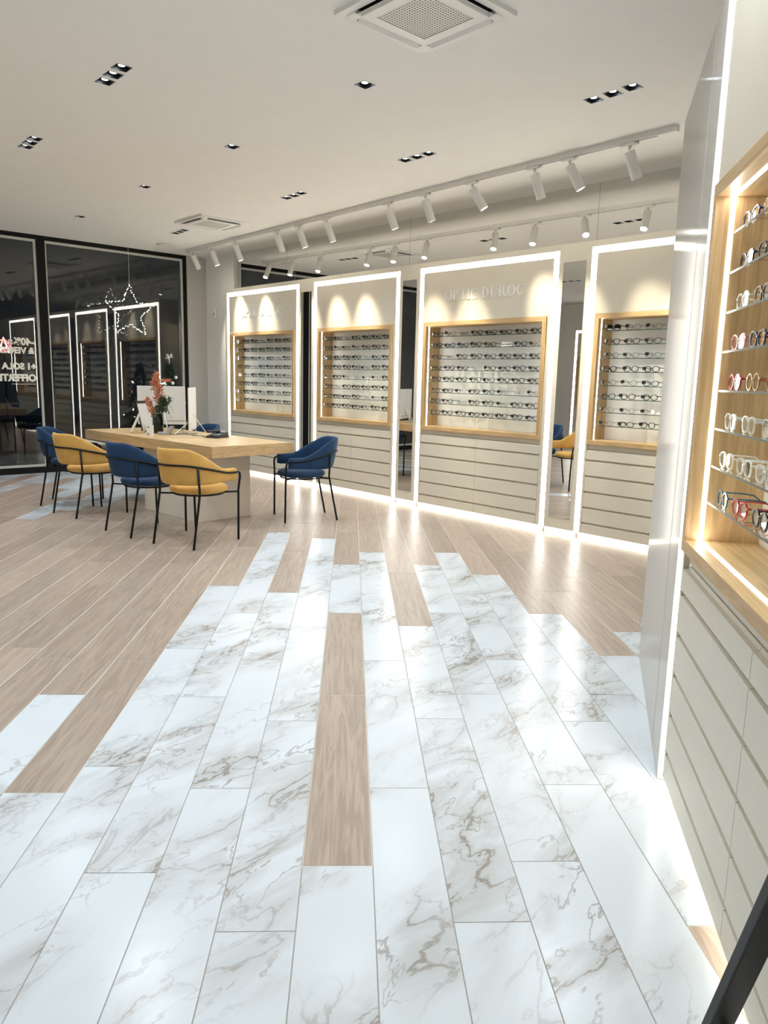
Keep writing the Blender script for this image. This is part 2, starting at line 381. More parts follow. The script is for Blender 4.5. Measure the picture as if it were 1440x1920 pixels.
for key, nm, mt in (('m', 'marble_tile', ['marble', 'grout']), ('w', 'oak_plank_tile', ['floor_oak', 'grout_pale'])):
    mb, vals = rest[key]
    if vals:
        bm = mb.bm; me = mb.mesh(mt, nm); set_rnd(me, vals[:len(me.polygons)])
        o = part(nm, me, floor, (0, 0, 0), (0, 0, -PSI)); o['kind'] = 'stuff'

# recessed lights: (n, t, trio?)
SINGLES = [(3.517, -8.989), (3.403, -7.107), (3.305, -5.389), (3.199, -3.711)]
TRIOS = [('track', [(4.731, -9.068), (4.724, -8.935), (4.708, -8.802)]), ('track', [(4.571, -6.457), (4.562, -6.323), (4.55, -6.19)]), ('track', [(4.459, -4.660), (4.461, -4.530), (4.459, -4.400)]), ('track', [(4.342, -2.862), (4.332, -2.724), (4.32, -2.586)]),
         ('street', [(2.18, -6.606), (2.169, -6.470), (2.16, -6.334)]), ('street', [(2.073, -4.816), (2.065, -4.677), (2.055, -4.538)])]
MORE = [[(1.97, -2.96), (1.96, -2.825), (1.95, -2.69)], [(1.87, -1.16), (1.86, -1.025), (1.85, -.89)], [(.10, -7.90), (.09, -7.765), (.08, -7.63)], [(.0, -6.10), (-.01, -5.965), (-.02, -5.83)], [(-.10, -4.30), (-.11, -4.165), (-.12, -4.03)], [(-.20, -2.50), (-.21, -2.365), (-.22, -2.23)], [(2.28, -8.40), (2.27, -8.265), (2.26, -8.13)], [(-1.9, -8.0), (-1.91, -7.865), (-1.92, -7.73)], [(-2.0, -5.4), (-2.01, -5.265), (-2.02, -5.13)], [(-2.1, -2.6), (-2.11, -2.465), (-2.12, -2.33)]]
HALF = .046
holes = [(t, n) for n, t in SINGLES] + [(t, n) for _, tr in TRIOS for n, t in tr] + [(t, n) for tr in MORE for n, t in tr]
AC_POS = [((-2.81), 2.795), (-8.09, 4.69)]
def ceiling_mesh():
    ts = sorted({T0-.06, T1} | {round(t+s*HALF, 4) for t, n in holes for s in (-1, 1)})
    ns = sorted({N0, N1} | {round(n+s*HALF, 4) for t, n in holes for s in (-1, 1)})
    bm = bmesh.new(); vd = {}
    def V(t, n, z):
        key = (t, n, z)
        if key not in vd: vd[key] = bm.verts.new(key)
        return vd[key]
    for a, b in zip(ts, ts[1:]):
        for c, d in zip(ns, ns[1:]):
            mt, mn = (a+b)/2, (c+d)/2
            if any(abs(mt-t) < HALF and abs(mn-n) < HALF for t, n in holes): continue
            bm.faces.new((V(a, c, H), V(a, d, H), V(b, d, H), V(b, c, H)))
    vs = [bm.verts.new((t, n, H+.22)) for t, n in ((ts[0], N0), (T1, N0), (T1, N1), (ts[0], N1))]; bm.faces.new(vs)
    me = bpy.data.meshes.new('ceiling'); bm.to_mesh(me); bm.free(); me.materials.append(M['ceiling_paint']); return me
ce = bpy.data.objects.new('ceiling', ceiling_mesh()); ce.rotation_euler = (0, 0, PSI); link(ce)
tag(ce, 'flat off-white plaster ceiling with square downlight cut-outs', 'ceiling', kind='structure')
room_box('wall_back', 'wall_paint', T0-.06, T1, N1, N1+.12, 0, H, 'long wall behind the display cabinets', 'wall')
room_box('wall_left', 'wall_paint', T0-.06, T1, N0-.12, N0, 0, H, 'white wall opposite the display cabinets', 'wall')
room_box('wall_rear', 'wall_paint', T1, T1+.12, N0, N1, 0, H, 'white wall at the back end of the shop', 'wall')
room_box('wall_front', 'wall_shade', T0-.06, T0+.05, 5.705, 6.02, 0, H, 'narrow shaded wall strip between window and white pillar', 'wall')
room_box('wall_pillar', 'wall_paint', T0-.06, -9.80, 6.02, N1, 0, H, 'white pillar between the shaded wall strip and first cabinet', 'wall')
room_box('outside_ground', 'asphalt', -26, T0-.06, -12, 14, -.10, -.06, 'dark pavement outside the shop window', 'ground')

# ------------------------------------------------------------------ shop window (facade plane t = T0)
FR = .055
def window(idx, n0, n1, label):
    w_ = empty('window_%d' % idx, W(T0, n0, 0), PSI, label, 'window', kind='structure')   # local x = t, y = n
    L_ = n1-n0
    def p(nm, mt, x0, x1, y0, y1, z0, z1): boxp(nm, mt, w_, x0, x1, y0, y1, z0, z1)
    p('frame_post', 'black_frame', -.05, .03, 0, FR, 0, H); p('frame_post', 'black_frame', -.05, .03, L_-FR, L_, 0, H)
    p('frame_rail', 'black_frame', -.05, .03, FR, L_-FR, 0, .085); p('frame_rail', 'black_frame', -.05, .03, FR, L_-FR, H-.055, H)
    b = .032
    p('glazing_bead', 'pale_bead', -.015, .018, FR, L_-FR, .085, .085+b); p('glazing_bead', 'pale_bead', -.015, .018, FR, L_-FR, H-.055-b, H-.055)
    p('glazing_bead', 'pale_bead', -.015, .018, FR, FR+b*.6, .085+b, H-.055-b); p('glazing_bead', 'pale_bead', -.015, .018, L_-FR-b, L_-FR, .085+b, H-.055-b)
    p('pane', 'shop_glass', -.004, .004, FR+.02, L_-FR-.03, .11, H-.08)
    return w_
win_r = window(2, 3.62, 5.705, 'dark night shop window pane beside the shaded wall strip')
win_l = window(1, 1.45, 3.62, 'dark night shop window pane with white reversed lettering')
win_x = window(3, -3.3, 1.45, 'wide dark shop window pane far from the pillar')
def text_mesh(body, size, bold=0.0, depth=.002, mt='cream_letter', name='lettering'):
    cu = bpy.data.curves.new('txt', 'FONT'); cu.body = body; cu.size = size; cu.offset = bold; cu.extrude = depth; cu.resolution_u = 3
    o = bpy.data.objects.new('txt', cu); COL.objects.link(o)
    dg = bpy.context.evaluated_depsgraph_get(); me = bpy.data.meshes.new_from_object(o.evaluated_get(dg))
    bpy.data.objects.remove(o); bpy.data.curves.remove(cu); me.materials.clear(); me.materials.append(M[mt]); me.name = name
    xs = [v.co.x for v in me.vertices]; return me, (min(xs), max(xs))
def window_text(body, n_start, z, cap, bold):
    # read from the street: text runs towards falling n
    size = cap/.70
    me, (a, b) = text_mesh(body, size, bold)
    # local text x -> -n, text y -> z, on the street face of the glass
    rot = Matrix(((0, 0, -1, 0), (-1, 0, 0, 0), (0, 1, 0, 0), (0, 0, 0, 1)))
    me.transform(rot @ Matrix.Translation((-a, 0, 0)))
    part('lettering', me, win_l, (.008, n_start-1.45, z))
window_text('-40%', 3.482, 1.695, .088, .006)
window_text('SUR', 3.215, 1.700, .055, .003)
window_text('& VERRES', 3.475, 1.586, .076, .005)
window_text('+1 SOLA', 3.492, 1.381, .078, .006)
window_text('OFFERTE', 3.485, 1.229, .085, .006)
boxp('underline', 'cream_letter', win_l, .006, .010, 3.17-1.45, 3.47-1.45, 1.186, 1.190)
# lit sign across the street
sg = empty('street_sign', W(-17, 4.96, 0), PSI, 'small red lit letter sign across the street', 'sign')
boxp('post', 'black_metal', sg, -.06, -.02, -.02, .02, -.06, 1.75)
mb = MB(); mb.tube([(0, -.10, 1.72), (0, 0, 2.02), (0, .10, 1.72)], .022, 6); mb.tube([(0, -.06, 1.81), (0, .06, 1.81)], .018, 6); mb.build('letter', 'pink_core', sg)
mb = MB(); mb.strip_ring([(.13*math.cos(a), 1.86+.13*math.sin(a)) for a in [2*PI*i/28 for i in range(28)]], [(.11*math.cos(a), 1.86+.11*math.sin(a)) for a in [2*PI*i/28 for i in range(28)]], 'x', -.05, -.02); mb.build('halo_ring', 'red_halo', sg)  # emissive ring painted in for the red glow around the letter

# ------------------------------------------------------------------ eyewear
def lens_loop(kind, w_, h_, k=18):
    pts = []
    for i in range(k):
        a = 2*PI*i/k; ca, sa = math.cos(a), math.sin(a)
        if kind == 'round': e = 2.0
        elif kind == 'rect': e = 3.6
        else: e = 2.6
        x = math.copysign(abs(ca)**(2/e), ca); z = math.copysign(abs(sa)**(2/e), sa)
        if kind == 'cat': z += .18*x*(z > -.2)*max(0, z)
        if kind == 'soft': x *= 1-.10*max(0, -z)
        pts.append((x*w_/2, z*h_/2))
    return pts
STYLES = {}
def make_style(key, kind, thick, h_, fmat, lmat='lens'):
    wl, br, dp = .053, .018, (.0042 if thick > .003 else .0024)
    zc = h_/2+thick
    front = MB(); lens = []
    for s in (-1, 1):
        inn = [(s*x, z) for x, z in lens_loop(kind, wl, h_)]; out = [(s*x, z) for x, z in lens_loop(kind, wl+2*thick, h_+2*thick)]
        cx = s*(wl/2+br/2)
        front.strip_ring([(cx+x, zc+z) for x, z in out], [(cx+x, zc+z) for x, z in inn], 'y', 0, dp)
        l = MB(); l.prism(inn, 'y', -.0008, .0008, smooth=False); lens.append((l.mesh(lmat, 'lens'), (cx, dp/2, zc)))
    front.tube([(-br*.62, dp/2, zc+h_*.13), (0, dp/2-.001, zc+h_*.22), (br*.62, dp/2, zc+h_*.13)], max(.0016, thick*.62), 6)
    for s in (-1, 1):
        front.box(*sorted((s*(br/2+wl), s*(br/2+wl+thick+.006))), 0, dp+.003, zc+h_*.18, zc+h_*.18+max(.004, thick*1.5))
    fm = front.mesh(fmat, 'front')
    zt = zc+h_*.18+.003; hw = br/2+wl+thick+.004; tr = max(.0016, thick*.55)
    def temple(s):
        m_ = MB(); m_.tube([(0, 0, 0), (0, .070, -.001), (-s*.004, .098, -.004), (-s*.010, .124, -.024)], [tr*1.35, tr*1.2, tr*1.2, tr*.9], 6); return m_.mesh(fmat, 'temple')
    STYLES[key] = dict(front=fm, lens=lens, temple=[(temple(s), (s*hw, dp, zt)) for s in (-1, 1)], hw=hw, zt=zt, zc=zc, dp=dp)
make_style('black_round', 'round', .0046, .042, 'frame_black'); make_style('black_soft', 'soft', .0050, .038, 'frame_black')
make_style('black_rect', 'rect', .0044, .034, 'frame_black'); make_style('tortoise', 'soft', .0046, .038, 'frame_tortoise')
make_style('navy', 'cat', .0044, .036, 'frame_navy'); make_style('metal', 'soft', .0021, .038, 'frame_metal'); make_style('metal_round', 'round', .0021, .042, 'frame_black')
make_style('sun', 'soft', .0045, .042, 'frame_black', 'sun_lens'); make_style('red', 'round', .0036, .040, 'frame_red'); make_style('pink', 'cat', .0038, .038, 'frame_pink')
make_style('clear', 'soft', .0036, .040, 'frame_clear'); make_style('teal', 'soft', .0038, .039, 'frame_teal'); make_style('amber', 'round', .0036, .040, 'frame_amber')
WORDS = {'black_round': 'round black eyeglasses', 'black_soft': 'thick black eyeglasses', 'black_rect': 'rectangular black eyeglasses', 'tortoise': 'dark tortoiseshell eyeglasses', 'navy': 'navy blue eyeglasses',
         'metal': 'thin metal eyeglasses', 'metal_round': 'thin round eyeglasses', 'sun': 'dark black sunglasses', 'red': 'round red eyeglasses', 'pink': 'pink cat-eye eyeglasses', 'clear': 'clear-framed eyeglasses', 'teal': 'dark teal eyeglasses', 'amber': 'round amber eyeglasses'}
mb = MB(); mb.box(-.015, .015, -.009, .007, -.013, .013, bevel=.004); TAG_ME = mb.mesh('black_plastic', 'security_tag')
mb = MB(); mb.box(-.008, .008, -.0006, .0006, -.006, .006); PRICE_ME = mb.mesh('card', 'price_tag')
ORD = ['first', 'second', 'third', 'fourth', 'fifth', 'sixth', 'seventh', 'eighth', 'ninth']
SHELF = ['top', 'second', 'third', 'fourth', 'fifth', 'sixth', 'seventh', 'lowest']
def eyeglasses(style, M4, label, group, tagged=True, price=False):
    st = STYLES[style]; r = bpy.data.objects.new('sunglasses' if style == 'sun' else 'eyeglasses', None); r.empty_display_size = .03; link(r); r.matrix_world = M4
    tag(r, label, 'glasses', group)
    fo = part('front', st['front'], r)
    for me, lc in st['lens']: part('lens', me, fo, lc)
    for me, lc in st['temple']: part('temple', me, r, lc)
    if tagged: part('security_tag', TAG_ME, r, (-st['hw']+.006+rnd.uniform(-.002, .006), st['dp']-.002, st['zt']+rnd.uniform(-.008, .002)), (0, rnd.uniform(-.3, .3), rnd.uniform(-.2, .2)))
    if price: part('price_tag', PRICE_ME, r, (st['hw']-.004, st['dp']+.04, st['zt']-.006), (0, 0, R(90)))
    return r

# ------------------------------------------------------------------ serif letters for the cabinet headers
def arc(cx, cz, rx, rz, a0, a1, k=14): return [(cx+rx*math.cos(a0+(a1-a0)*i/k), cz+rz*math.sin(a0+(a1-a0)*i/k)) for i in range(k+1)]
def letter(ch):
    m = MB(); h = 1.0; ser = .035; d0, d1 = -.06, 0.0
    def rect(x0, x1, z0, z1): m.box(x0, x1, d0, d1, z0, z1)
    def stem(x, w_=.15, foot=True, head=True):
        rect(x, x+w_, 0, h)
        if foot: rect(x-.07, x+w_+.07, 0, ser)
        if head: rect(x-.07, x+w_+.07, h-ser, h)
    def crescent(cx, cz, rxo, rzo, rxi, rzi, a0, a1):
        o, i = arc(cx, cz, rxo, rzo, a0, a1), arc(cx, cz, rxi, rzi, a0, a1)
        for q in range(len(o)-1): m.prism([o[q], o[q+1], i[q+1], i[q]], 'y', d0, d1)
    if ch == 'O': crescent(.42, .5, .42, .515, .26, .475, 0, 2*PI); wd = .84
    elif ch == 'C':
        crescent(.42, .5, .42, .515, .26, .475, R(52), R(308)); rect(.655, .70, .62, .95); rect(.66, .70, .05, .28); wd = .74
    elif ch == 'D':
        stem(.07); crescent(.22, .5, .53, .5, .37, .46, R(-90), R(90)); wd = .80
    elif ch == 'P':
        stem(.07); crescent(.22, .74, .40, .26, .25, .225, R(-90), R(90)); wd = .66
    elif ch == 'R':
        stem(.07); crescent(.22, .75, .38, .25, .23, .215, R(-90), R(90)); m.prism([(.34, .52), (.48, .52), (.74, .06), (.80, .0), (.60, 0)], 'y', d0, d1); wd = .80
    elif ch == 'T':
        stem(.29, head=False); rect(.02, .72, h-ser, h); rect(.02, .055, .74, h); rect(.685, .72, .74, h); wd = .74
    elif ch == 'I': stem(.07); wd = .29
    elif ch == 'U':
        rect(.07, .21, .28, h); rect(0, .28, h-ser, h); rect(.64, .68, .28, h); rect(.54, .78, h-ser, h)
        crescent(.375, .30, .305, .315, .165, .265, R(180), R(270)); crescent(.375, .30, .305, .315, .265, .265, R(270), R(360)); wd = .78
    return m.mesh('white_letter', 'letter'), wd
LET = {}
def header_text(root, xc, z, cap, width, y):
    body = 'OPTIC DUROC'; adv = []; x = 0
    for ch in body:
        if ch == ' ': x += .38; continue
        if ch not in LET: LET[ch] = letter(ch)
        me, wd = LET[ch]; adv.append((me, x)); x += wd+.10
    x -= .10; sx = width/x
    for me, px in adv:
        o = part('letter', me, root, (xc-width/2+px*sx, y, z)); o.scale = (sx, .10, cap)

# ------------------------------------------------------------------ display cabinet (local x along front, y into the wall)
DR = [.050, .150, .290, .430, .570, .710, .800]
def cabinet(W_, loc, rz, label, text=False, depth=.30, ring=False):
    c = empty('display_cabinet', loc, rz, label, 'display cabinet', 'lit display cabinets')
    p = lambda nm, mt, *b, **k: boxp(nm, mt, c, *b, **k)
    p('side_panel', 'lacquer', 0, .018, .012, depth, .05, 2.535); p('side_panel', 'lacquer', W_-.018, W_, .012, depth, .05, 2.535)
    p('top_panel', 'lacquer', 0, W_, .02, depth, 2.537, 2.555); p('crown_strip', 'lacquer', 0, W_, 0, .02, 2.502, 2.555)
    p('led_strip', 'led', 0, .05, -.001, .012, .05, 2.452); p('led_strip', 'led', W_-.05, W_, -.001, .012, .05, 2.452); p('led_strip', 'led', 0, W_, -.001, .012, 2.452, 2.502)
    p('header_panel', 'lacquer', .052, W_-.052, 0, .02, 1.955, 2.450)
    p('filler_strip', 'lacquer', .052, .072, 0, .02, .05, 1.952); p('filler_strip', 'lacquer', W_-.092, W_-.052, 0, .02, .05, 1.952)
    x0, x1, z0, z1, fw = .075, W_-.095, .845, 1.950, .040
    p('frame_rail', 'oak_x', x0, x1, -.014, .028, z1-fw, z1, bevel=.002); p('frame_rail', 'oak_x', x0, x1, -.014, .028, z0, z0+fw, bevel=.002)
    p('frame_stile', 'oak_z', x0, x0+fw, -.0135, .028, z0+fw, z1-fw); p('frame_stile', 'oak_z', x1-fw, x1, -.0135, .028, z0+fw, z1-fw)
    a, b, lo, hi = x0+fw, x1-fw, z0+fw, z1-fw                # clear opening
    e = .007
    p('niche_led', 'led_niche', a-e, a+.001, .028, .040, lo, hi); p('niche_led', 'led_niche', b-.001, b+e, .028, .040, lo, hi)
    if ring: p('niche_led', 'led_niche', a, b, .028, .040, hi-.001, hi+e); p('niche_led', 'led_niche', a, b, .028, .040, lo-e, lo+.001)
    p('niche_side', 'oak_z', a-.018, a, .041, .205, lo-.02, hi+.02); p('niche_side', 'oak_z', b, b+.018, .041, .205, lo-.02, hi+.02)
    p('niche_top', 'oak_x', a, b, .041, .205, hi, hi+.018); p('niche_bottom', 'oak_x', a, b, .041, .205, lo-.018, lo)
    p('back_panel', 'niche_back', a-.018, b+.018, .205, .217, lo-.02, hi+.02)
    for k in range(8):
        zt = 1.812-.1145*k
        m = MB(); m.box(a+.001, b-.001, .045, .200, zt-.006, zt); m.box(a+.001, b-.001, .0435, .045, zt-.006, zt, mi=1)
        m.build('glass_shelf', ['shelf_glass', 'grey_shelf_edge'], c)
    p('recess_strip', 'lacquer', .074, W_-.094, .016, .03, .802, .845)
    p('drawer_backing', 'bronze_groove', .06, W_-.06, .024, .03, .05, .802)
    xm = (.075+W_-.095)/2
    for q, (z0_, z1_) in enumerate(zip(DR, DR[1:])):
        for xa, xb in ((.075, xm-.0015), (xm+.0015, W_-.095)):
            m = MB()
            m.prism([(0, z0_+.001), (.022, z0_+.001), (.022, z1_-.006), (.018, z1_-.006), (.014, z1_-.016), (0.0, z1_-.018)], 'x', xa, xb); d = m.build('drawer_front', 'lacquer', c)
    p('toe_light', 'led_toe', .03, W_-.03, .022, .030, .004, .046)
    p('plinth', 'shadow_gap', 0, W_, .031, depth, 0, .05)
    if text: header_text(c, W_/2, 2.155, .100, .99, 0)
    c['opening'] = (a, b)
    return c
def mirror_pier(t0, wd, label):
    c = empty('mirror_pier', W(t0, 5.78), PSI, label, 'mirror', 'mirror piers between cabinets')
    boxp('pier_panel', 'lacquer', c, 0.001, wd-.001, 0, .02, .05, 2.555); boxp('pier_top', 'lacquer', c, .001, wd-.001, .02, .30, 2.537, 2.555)
    boxp('mirror_glass', 'mirror', c, .05, wd-.05, -.004, 0, .15, 2.40)
    boxp('toe_light', 'led_toe', c, 0.001, wd-.001, .022, .030, .004, .046); boxp('plinth', 'shadow_gap', c, .001, wd-.001, .031, .30, 0, .05)
CABS = [(-9.60, 1.71, True, 'cream display cabinet with white lettering, beside the white pillar'), (-7.58, 1.51, False, 'cream display cabinet without lettering, behind the lone blue chair'),
        (-5.76, 1.71, True, 'cream display cabinet with white lettering between two mirror piers'), (-3.72, 1.71, False, 'cream display cabinet partly behind the glossy lacquer panel')]
cabs = [cabinet(wd, W(t0, 5.78), PSI, lb, tx) for t0, wd, tx, lb in CABS]
mirror_pier(-7.89, .31, 'narrow mirror pier between lettered pillar-side cabinet and the unlettered cabinet'); mirror_pier(-6.07, .31, 'narrow mirror pier reflecting a blue chair, beside the unlettered cabinet'); mirror_pier(-4.05, .33, 'narrow mirror pier reflecting a yellow chair, beside the glossy-panel cabinet')
room_box('wall_panel', 'lacquer', -2.00, T1, 5.78, 5.80, 0, 2.555, 'cream wall panelling past the last display cabinet', 'wall panel', kind=None)
room_box('cornice_panel', 'lacquer', -9.66, -9.603, 5.78, 6.08, 0, 2.555, 'slim cream end panel of the first cabinet', 'panel', kind=None)
mbnd = empty('mirror_band', W(-9.78, 6.08), PSI, 'long mirror band above the cabinets reflecting the ceiling', 'mirror')
edges = [0, 1.20, 3.54, 5.90, 8.25, 10.6, 12.3]
for a, b in zip(edges, edges[1:]): boxp('mirror_sheet', 'mirror', mbnd, a+.0015, b-.0015, 0, .012, 2.555, H)
# side cabinet in the foreground and its match across the room
A13 = R(13); US = Vector((math.sin(A13), math.cos(A13), 0)); MS = Vector((math.cos(A13), -math.sin(A13), 0))
RZ_S = math.atan2(-US.y, -US.x)
side = cabinet(1.71, US*2.578+MS*.53, RZ_S, 'cream display cabinet beside the black easel leg, oak niche at hand', ring=True)
opp = cabinet(1.71, W(-7.9, -2.95), PSI+PI, 'cream display cabinet on the opposite wall, seen in the mirror')
# glossy lacquer panel beyond the side cabinet
A18 = R(18.2); U2 = Vector((math.sin(A18), math.cos(A18), 0)); M2 = Vector((math.cos(A18), -math.sin(A18), 0))
gp = empty('lacquer_panel', U2*3.885+M2*.289, math.atan2(-U2.y, -U2.x), 'tall glossy greige lacquer wall panel beside the foreground cabinet', 'wall panel')
boxp('panel_face', 'lacquer_gloss', gp, 0, .982, 0, .03, 0, 2.545, bevel=.002); boxp('groove', 'shadow_gap', gp, .982, .992, .012, .03, 0, 2.54)
boxp('edge_strip', 'lacquer_gloss', gp, .992, 1.012, 0.0, .03, 0, 2.545); boxp('groove', 'shadow_gap', gp, 1.012, 1.018, .010, .03, 0, 2.54)
boxp('filler_panel', 'lacquer_gloss', gp, 1.018, 1.262, 0, .03, 0, 2.545, bevel=.002); boxp('return_panel', 'lacquer', gp, 0, .03, .03, .26, 0, 2.545); boxp('top_panel', 'lacquer', gp, .03, 1.20, .03, .26, 2.52, 2.545)
MB().box(-2.50, 3.0, .84, .94, 0, H).build('wall_right', 'wall_paint', None, (0, 0, 0), RZ_S, label='white wall behind the foreground cabinet', cat='wall', kind='structure')

# ------------------------------------------------------------------ fill the shelves
def cab_matrix(c): return Matrix.Translation(c.location) @ Matrix.Rotation(c.rotation_euler.z, 4, 'Z')
NAMES = ['pillar-side cabinet', 'unlettered cabinet', 'lettered middle cabinet', 'glossy-panel cabinet']
PLAQ = [{(0, 3): 'x', (2, 5): 'x', (3, 2): 'x', (4, 0): 'x', (5, 3): 'x', (6, 5): 'x'}, {(0, 2): 'x', (2, 4): 'x', (4, 3): 'x', (5, 1): 'x', (6, 4): 'x'},
        {(0, 2): 'VERSACE', (1, 5): 'SAINT LAURENT', (2, 1): 'PRADA', (3, 3): 'x', (5, 6): 'Q', (6, 2): 'x'}, {}]
READ = {'VERSACE', 'SAINT LAURENT', 'PRADA', 'Q'}
PICK = ['black_round', 'black_soft', 'black_rect', 'tortoise', 'black_soft', 'metal_round', 'metal', 'navy', 'black_round']
for ci, c in enumerate(cabs):
    a, b = c['opening']; Mc = cab_matrix(c); nslot = [7, 6, 8, 4][ci]; pitch = [.192, .191, .180, .190][ci]
    if ci == 1: nslot = 7; pitch = .176
    for k in range(8):
        zt = 1.812-.1145*k + .0004
        base = rnd.choice(PICK)
        for s in range(nslot):
            x = a+.098+s*pitch
            if x > b-.078: continue
            if (k, s) in PLAQ[ci]:
                body = PLAQ[ci][(k, s)]
                r = bpy.data.objects.new('shelf_plaque', None); link(r); r.matrix_world = Mc @ Matrix.Translation((x, .075, zt)); r.empty_display_size = .03
                tag(r, 'clear acrylic plaque on the %s shelf of the %s' % (SHELF[k], NAMES[ci]), 'plaque', 'name plaques on the shelves')
                boxp('block', 'acrylic', r, -.062, .062, 0, .012, 0, .042)
                if body in READ:
                    if body == 'SAINT LAURENT': boxp('face', 'card', r, -.060, .060, -.001, 0, .001, .041)
                    me, (xa, xb) = text_mesh(body, .021 if len(body) < 9 else .0155, .0004, .0004, 'print_black')
                    me.transform(Matrix.Rotation(R(90), 4, 'X')); part('lettering', me, r, (-(xa+xb)/2, -.002, .016))
                else: boxp('printed_line', 'grey_plastic', r, -.035, .035, -.0006, 0, .018, .023)
                continue
            st = base if rnd.random() < .6 else rnd.choice(PICK)
            if k == 0 and s == 0 and ci == 3: st = 'sun'
            M4 = Mc @ Matrix.Translation((x+rnd.uniform(-.006, .006), .058+rnd.uniform(-.003, .004), zt)) @ Matrix.Rotation(rnd.uniform(-.07, .05), 4, 'Z')
            eyeglasses(st, M4, '%s on %s shelf of %s, %s from window end' % (WORDS[st], SHELF[k], NAMES[ci], ORD[s]), 'glasses on the wall cabinets')
SIDE = [['navy', 'metal', 'black_soft', 'tortoise'], ['navy', 'tortoise', 'clear', 'black_round'], ['clear', 'tortoise', 'clear', 'metal'], ['pink', 'navy', 'black_soft', 'teal'],
        ['red', 'amber', 'tortoise', 'black_soft'], ['clear', 'clear', 'clear', 'metal'], ['clear', 'clear', 'clear', 'amber'], ['teal', 'red', 'black_round', 'navy']]
a, b = side['opening']; Mc = cab_matrix(side)
for k in range(8):
    for s in range(4):
        M4 = Mc @ Matrix.Translation((a+.092+s*.185, .062, 1.8124-.1145*k)) @ Matrix.Rotation(rnd.uniform(-.05, .05), 4, 'Z')
        st = SIDE[k][s]
        eyeglasses(st, M4, '%s on %s shelf of easel-side cabinet, %s from glossy panel' % (WORDS[st], SHELF[k], ORD[s]), 'glasses in the foreground cabinet', tagged=False, price=(k in (2, 7)))
a, b = opp['opening']; Mc = cab_matrix(opp)
for k in range(8):
    for s in range(4):
        M4 = Mc @ Matrix.Translation((a+.10+s*.36, .06, 1.8124-.1145*k)); st = ['sun', 'metal', 'black_soft', 'sun'][(s+k) % 4]
        eyeglasses(st, M4, '%s on %s shelf of opposite cabinet, %s along, seen mirrored' % (WORDS[st], SHELF[k], ORD[s]), 'glasses on the opposite wall')

# ------------------------------------------------------------------ ceiling fittings
def aim_lamp(root, power, color, size, blend, loc, radius):
    ld = bpy.data.lights.new('lamp', 'SPOT'); ld.energy = power; ld.color = color; ld.spot_size = R(size); ld.spot_blend = blend; ld.shadow_soft_size = radius
    o = bpy.data.objects.new('lamp', ld); o.location = loc; return link(o, root)
mb = MB(); q = HALF
for x0, x1, y0, y1 in ((-q, -q+.003, -q, q), (q-.003, q, -q, q), (-q, q, -q, -q+.003), (-q, q, q-.003, q)): mb.box(x0, x1, y0, y1, -.002, .075)
mb.box(-q, q, -q, q, .075, .080); HOUS = mb.mesh('black_plastic', 'housing')
mb = MB(); mb.lathe([(.019, .012), (.019, .030)], 20); DISC = mb.mesh('down_face', 'light_disc')
mb = MB()
for a in range(24):
    pass
mb.strip_ring([(.040*math.cos(2*PI*i/24), .040*math.sin(2*PI*i/24)) for i in range(24)], [(.018*math.cos(2*PI*i/24), .018*math.sin(2*PI*i/24)) for i in range(24)], 'z', .015, .030); RING = mb.mesh('black_metal', 'reflector_ring')
def downlight(n, t, label):
    r = empty('recessed_downlight', W(t, n, H), PSI, label, 'downlight', 'square recessed downlights')
    part('housing', HOUS, r); part('light_disc', DISC, r); part('reflector_ring', RING, r)
    aim_lamp(r, DOWNLIGHT_W, COOL, 130, 1.0, (0, 0, -.004), .03)
for i, (n, t) in enumerate(SINGLES): downlight(n, t, 'single black square downlight, %s counted from the shop window' % ORD[i])
ctr = {'track': 0, 'street': 0}
for side_, tr in TRIOS:
    for j, (n, t) in enumerate(tr):
        downlight(n, t, '%s square downlight of the %s trio from the window, %s' % (('window-end', 'middle', 'far-end')[j], ORD[ctr[side_]], 'beside the track' if side_ == 'track' else 'far from the track'))
    ctr[side_] += 1
for q_, tr in enumerate(MORE):
    for j, (n, t) in enumerate(tr): downlight(n, t, '%s square downlight of the %s trio over the rear shop floor' % (('window-end', 'middle', 'far-end')[j], (ORD+['tenth'])[q_]))
def cassette(t, n, label):
    r = empty('air_conditioner_cassette', W(t, n, H), PSI, label, 'air conditioner', 'ceiling air conditioner cassettes')
    s = .31; m = MB(); sq = lambda k: [(-k, -k), (k, -k), (k, k), (-k, k)]
    m.strip_ring(sq(s), sq(.268), 'z', -.022, 0); m.build('outer_frame', 'white_plastic', r)
    m = MB(); m.strip_ring(sq(.220), sq(.165), 'z', -.030, -.004); m.build('inner_frame', 'white_plastic', r)
    m = MB(); m.box(-.165, .165, -.165, .165, -.027, -.006); m.build('intake_grille', 'perforated', r)
    m = MB(); m.strip_ring(sq(.268), sq(.220), 'z', -.006, -.001); m.build('outlet_slot', 'grille_dark', r)
    for k in range(4):
        f = MB(); f.prism([(-.262, -.036), (-.258, -.036), (-.222, -.010), (-.224, -.006)], 'x', -.205, .205); part('louver', f.mesh('white_plastic', 'louver'), r, (0, 0, 0), (0, 0, k*PI/2))
        g = MB(); g.box(-.268, -.208, -.268, -.208, -.029, -.004, bevel=.006); part('corner_cap', g.mesh('white_plastic', 'corner_cap'), r, (0, 0, 0), (0, 0, k*PI/2))
    return r
cassette(AC_POS[0][0], AC_POS[0][1], 'white ceiling air conditioner cassette with open louvers, farther from window'); cassette(AC_POS[1][0], AC_POS[1][1], 'white ceiling air conditioner cassette near the shop window')
m = MB(); m.lathe([(.11, -.004), (.12, -.012), (.10, -.016), (.0, -.018)], 28); m.build('ceiling_speaker', 'white_plastic', None, W(-9.95, 5.05, H+.003), PSI, label='flat round white speaker plate in the ceiling near window', cat='speaker')
